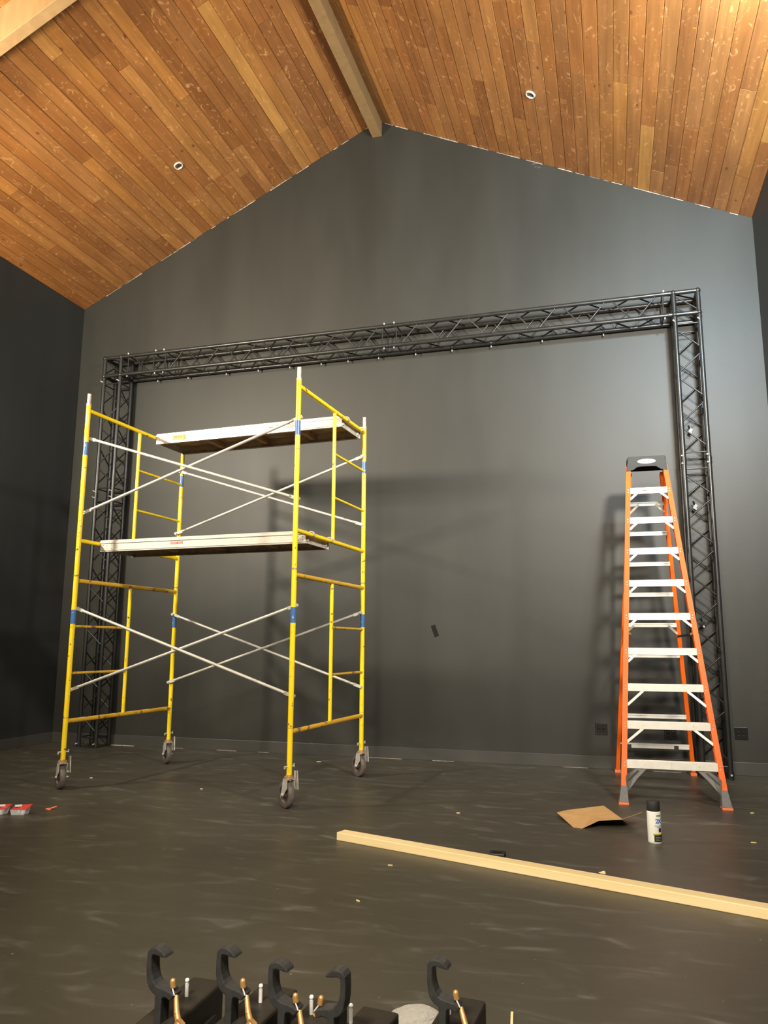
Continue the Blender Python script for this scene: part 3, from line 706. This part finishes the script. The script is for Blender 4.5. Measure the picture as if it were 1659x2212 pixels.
S = 1.30
can = thing('spray_can', 'white spray paint can with black cap standing on the floor', 'spray can', (.205, -2.985, 0), R(0))
MB().lathe([(.0001, .001), (.032*S, 0), (.033*S, .004*S), (.033*S, .142*S), (.031*S, .150*S), (.0001, .150*S)], 32).build('can_body', M['canwhite'], can)
MB().lathe([(.0305*S, .147*S), (.0315*S, .149*S), (.0310*S, .192*S), (.0285*S, .197*S), (.0001, .197*S)], 32).build('cap', M['ladderblack'], can, label='black plastic cap')
MB().lathe([(.0332*S, .0), (.0338*S, .003*S), (.0332*S, .006*S)], 32).build('rim', M['steel'], can)
def wrap(name, a0, a1, z0, z1, mat, dr=.0006, dz=0, label=None):
    m = MB(); n = 12; r_ = .033*S+dr; P = []
    for k in range(n+1):
        a = R(a0+(a1-a0)*k/n); P += [(r_*math.cos(a), r_*math.sin(a), z0*S), (r_*math.cos(a), r_*math.sin(a), z1*S+dz*k/n)]
    m.poly(P, [(2*k, 2*k+2, 2*k+3, 2*k+1) for k in range(n)], True)
    o = m.build(name, mat, can)
    if label: o['label'] = label
    return o
# the camera sees the can from about -94 degrees; the artwork is turned to the right
wrap('label_panel', -96, 40, .008, .040, M['black_print'], label='black lower label panel')
wrap('label_band', -104, 40, .040, .046, M['yellow_sticker'], dz=-.002, label='yellow label swoosh')
for zz in (.014, .021, .028): wrap('label_print', -84, -20, zz, zz+.0035, M['grey_print'], .0011)
wrap('label_print', -72, -30, .127, .133, M['grey_print'], .0011)
wrap('label_print', -92, -20, .082, .0835, M['grey_print'], .0011)
wrap('label_print', -72, -30, .076, .079, M['canblue'], .0011)
wrap('label_emblem', -56, -28, .054, .072, M['black_print'], .0011)
for ch, a in (('2', -69), ('X', -45)):
    aa = R(a); r_ = .033*S+.0008
    lettering(ch, .038, M['canblue'], can, (r_*math.cos(aa), r_*math.sin(aa), .104*S), (math.pi/2, 0, aa+math.pi/2), 'lettering', .0006)

blk = thing('plastic_block', 'small flat black plastic block on the floor behind the lumber', 'block', (-.712, -3.640, 0), .05)
MB().box((0, 0, .014), (.092, .085, .028)).build('block_body', M['fixture'], blk, bevel=.004)
MB().box((0, -.01, .0288), (.050, .030, .0016)).build('recess', M['tape'], blk)
MB().box((.047, 0, .012), (.002, .060, .018)).build('side_label', M['tape'], blk)

def package(x, y, rz, label, flip):
    t = thing('blister_package', label, 'package', (x, y, 0), rz, 'red and clear hardware packages by the left edge')
    MB().poly([(-.060, -.02, .034), (.060, -.02, .038), (.070, .045, .060), (-.050, .045, .052), (-.060, -.02, .037), (.060, -.02, .041), (.070, .045, .063), (-.050, .045, .055)],
              [(0, 1, 2, 3), (7, 6, 5, 4), (0, 4, 5, 1), (1, 5, 6, 2), (2, 6, 7, 3), (3, 7, 4, 0)]).build('card', M['red'], t, label='red printed card')
    MB().poly([(-.048, -.035, .001), (.044, -.035, .001), (.05, .03, .001), (-.046, .03, .001), (-.060, -.028, .036), (.056, -.028, .038), (.062, .035, .05), (-.052, .035, .048)],
              [(0, 1, 2, 3), (0, 4, 5, 1), (1, 5, 6, 2), (2, 6, 7, 3), (3, 7, 4, 0)]).build('clear_tray', M['blister'], t)
    r_ = random.Random(x)
    for k in range(5): MB().ball((r_.uniform(-.035, .03), r_.uniform(-.022, .01), .011+.01*(k % 2)), .009, 8).build('screw_anchor', M['plasticwhite'], t)
    MB().box((-.02+.03*flip, .012, .056), (.050, .020, .014), Matrix.Rotation(.5, 3, 'Z')).build('white_insert', M['plasticwhite'], t, bevel=.003)
package(-4.225, -3.545, .28, 'small red and clear blister package, the right one of two by the left edge', 0)
package(-4.375, -3.585, .22, 'small red and clear blister package cut off by the left edge of view', 1)
bit = MB().path([(-.028, -.012, .006), (0, .006, .007), (.030, .034, .018)], .006, 8).path([(-.020, -.02, .005), (.006, -.028, .005), (.02, -.016, .005)], .004, 6).build('plastic_scrap', M['orangebit'])
bit.location = (-4.123, -3.349, 0); tag(bit, 'small curled orange plastic scrap on the floor at left', 'scrap')
chips = [((-3.063, -.496), .055, .3, 'pale wood splinter on the floor near the rear right caster'), ((-.111, -3.797), .040, -.3, 'curled tan wood shaving just behind the lumber'),
         ((.810, -2.813), .036, .05, 'pale wood splinter on the floor right of the spray can'), ((-1.269, -4.003), .030, .1, 'pale chip on the floor in front of the lumber end'),
         ((-1.252, -4.639), .028, -.5, 'pale chip on the floor, nearest one below the lumber'), ((-3.46, -2.268), .025, .2, 'tiny pale chip on the floor under the scaffold'),
         ((-1.161, -2.532), .03, .1, 'tiny pale chip on the floor left of the cardboard'), ((.953, -1.852), .03, .2, 'tiny pale chip on the floor right of the ladder foot'),
         ((-4.709, -2.093), .03, .2, 'tiny pale chip on the floor by the front left caster')]
for (x, y), l, a, lab in chips:
    tan = 'tan' in lab
    P = [(-l*.5, 0, .001), (-l*.2, -l*.16, .001), (l*.3, -l*.13, .001), (l*.5, .0, .001), (l*.2, l*.14, .001), (-l*.3, l*.13, .001)]
    Q = [(p[0]*.85, p[1]*.8, .006 + (.008 if tan and p[0] > 0 else 0)) for p in P]
    o = MB().poly(P+Q, [tuple(range(5, -1, -1)), tuple(range(6, 12))]+[(i, (i+1) % 6, 6+(i+1) % 6, 6+i) for i in range(6)]).build('wood_chip', M['lumber' if tan else 'chip'])
    o.location = (x, y, 0); o.rotation_euler = (0, 0, a); tag(o, lab, 'wood chip', 'loose wood chips on the floor')

# ---------------------------------------------------------------- clamped fixtures in the foreground
case = MB().box((0, 0, .185), (1.05, .62, .37)).build('equipment_case', M['fixture'], bevel=.008)
case.location = (-.60, -7.075, 0); tag(case, 'black equipment case under the row of clamped stage lights', 'case')
OUT = [(180, 265), (260, 236), (340, 245), (420, 290), (470, 340), (495, 390), (430, 385), (340, 370), (270, 358), (222, 375), (215, 440), (215, 520), (222, 620), (235, 700), (270, 800), (320, 862), (380, 888), (440, 900), (600, 930), (690, 985), (640, 1070), (590, 1078), (555, 1042), (480, 1048), (458, 1080), (450, 1200), (450, 1520), (322, 1520), (320, 1030), (255, 1000), (200, 950), (150, 860), (125, 700), (120, 540), (130, 330)]
def fixture(n, cx, yb, wid, rz, clamp_xy, pin, mirror, crot, label, cs=1.0, bolt=True, dep=.27):
    grp = 'black stage lights with pipe clamps along the bottom edge'
    t = thing('stage_light', label, 'stage light', (cx, yb-dep/2, .37), rz, grp)
    zt = .13
    MB().box((0, 0, zt/2), (wid, dep, zt)).build('housing', M['fixture'], t, bevel=.006)
    MB().box((wid/2+.004, -.02, zt*.55), (.008, dep*.8, .016)).build('cooling_fin', M['outlet'], t)
    px_, py_ = pin
    ca, sa = math.cos(-rz), math.sin(-rz)
    def loc(x, y): dx, dy = x-cx, y-(yb-dep/2); return ca*dx-sa*dy, sa*dx+ca*dy
    lx, ly = loc(px_, py_)
    MB().tube((lx, ly, zt), (lx, ly, zt+.024), .0042, 12).tube((lx, ly, zt+.025), (lx, ly, zt+.028), .0038, 12).ball((lx, ly, zt+.031), .0048, 12).build('safety_pin', M['plasticwhite'], t, label='bright pin with a ball head')
    lx, ly = loc(*clamp_xy)
    k = .94*cs/8.295/1110
    sx = -1 if mirror else 1
    o_ = [(sx*(X-385)*k/.86, (1500-Y)*k/.94) for X, Y in OUT]
    if mirror: o_ = o_[::-1]
    c = MB().extrude(o_, 0, .030).build('pipe_clamp', M['cast'], t, bevel=.0022, label='black cast C-shaped pipe clamp')
    c.location = (lx, ly, zt); c.rotation_euler = (0, 0, crot-rz)
    def q(X, Y, y): return Vector((sx*(X-385)*k/.86, y, (1500-Y)*k/.94))
    # brass bolt through the lower jaw
    (MB().tube(q(640, 985, .012), q(700, 1080, .008), .0052, 10) if mirror else MB().tube(q(690, 1010, .010), q(800, 1240, -.004), .0045, 10, .0060).tube(q(800, 1240, -.004), q(890, 1390, -.010), .0060, 10, .0066).box(q(888, 1375, -.009), (.016, .010, .014), Matrix.Rotation(.6, 3, 'Y'))).build('clamp_bolt', M['brass'], c, label='brass clamp bolt')
    MB().tube(q(600, 800, .012), q(615, 890, .012), .0062, 10).ball(q(600, 795, .012), .0062, 8).build('bolt_tip', M['brass'], c)
    MB().tube(q(620, 890, .008), q(690, 990, .004), .0016, 6).build('spring_clip', M['steel'], c)
    return t
CR0 = -.08
fixture(0, -.902, -6.772, .078, .01, (-.896, -6.992), (-.903, -6.867), False, CR0, 'leftmost black clamped light at the bottom, widest view of its top')
fixture(1, -.742, -6.760, .088, -.06, (-.763, -6.951), (-.741, -6.846), False, CR0, 'second black clamped light from the left at the bottom edge')
fixture(2, -.612, -6.790, .078, -.06, (-.639, -6.975), (-.620, -6.863), False, CR0, 'middle black clamped light at the bottom, its clamp open to the right', .97)
fixture(3, -.507, -6.797, .082, -.12, (-.539, -6.974), (-.531, -6.875), True, CR0, 'fourth black clamped light, its clamp turned open to the left', .97)
fixture(4, -.338, -6.694, .082, -.06, (-.347, -6.872), (-.352, -6.78), False, CR0, 'rightmost black clamped light, standing apart behind the plastic bag', .97, dep=.26)

# crumpled bag
import bmesh
bm = bmesh.new(); bmesh.ops.create_icosphere(bm, subdivisions=4, radius=1.0)
rj = random.Random(9)
rb = random.Random(2); dirs = [(Vector((rb.gauss(0, 1), rb.gauss(0, 1), rb.gauss(0, 1))).normalized(), rb.uniform(3, 9), rb.uniform(0, 6)) for _ in range(16)]
for v in bm.verts:
    n_ = v.co.normalized(); d_ = sum(abs(math.sin(n_.dot(d)*f+p)) for d, f, p in dirs)/16
    q = n_*(.80+.30*d_+rj.uniform(-.035, .035)); v.co = Vector((q.x*.088 + q.z*.012, q.y*.075, max(0, q.z*.036+.034)))
me = bpy.data.meshes.new('plastic_bag'); bm.to_mesh(me); bm.free(); me.materials.append(M['bag'])
bag = bpy.data.objects.new('plastic_bag', me); COL.objects.link(bag); bag.location = (-.675, -5.80, 0); bag.rotation_euler = (0, 0, .4)
tag(bag, 'crumpled clear plastic bag on the floor behind the fourth and fifth clamps', 'plastic bag')
stick = MB().box((0, 0, .004), (.0085, .22, .008)).build('wood_stick', M['lumber']); stick.location = (-.372, -5.695, 0); stick.rotation_euler = (0, 0, .11)
tag(stick, 'thin wooden stick lying on the floor at the bottom edge', 'stick')

# ---------------------------------------------------------------- flood lights on the side walls (outside the frame)
def floodlight(L, label, wallx):
    (x, y, z), tgt = L
    d = (Vector(tgt)-Vector((x, y, z))).normalized()
    rz = math.atan2(d.y, d.x)-math.pi/2
    t = thing('floodlight', label, 'floodlight', (x, y, z), rz, 'wall floodlights')
    MB().lathe([(.16, -.02), (.17, -.03), (.10, -.20), (.0001, -.21)], 24, (0, 0, 0), 'y').build('housing', M['outlet'], t)
    MB().lathe([(.158, -.022), (.0001, -.022)], 24, (0, 0, 0), 'y').build('lens', M['lens'], t)
    w_ = Matrix.Rotation(-rz, 3, 'Z') @ Vector((wallx-x, 0, 0))
    MB().tube((0, -.15, 0), (w_.x, w_.y, 0), .02, 10).build('bracket', M['outlet'], t)
floodlight(LAMP_A, 'black floodlight bracketed to the left wall', XL)
floodlight(LAMP_B, 'black floodlight bracketed to the right wall, the lower of two', XR)
floodlight(LAMP_C, 'black floodlight bracketed high on the right wall, the upper of two', XR)
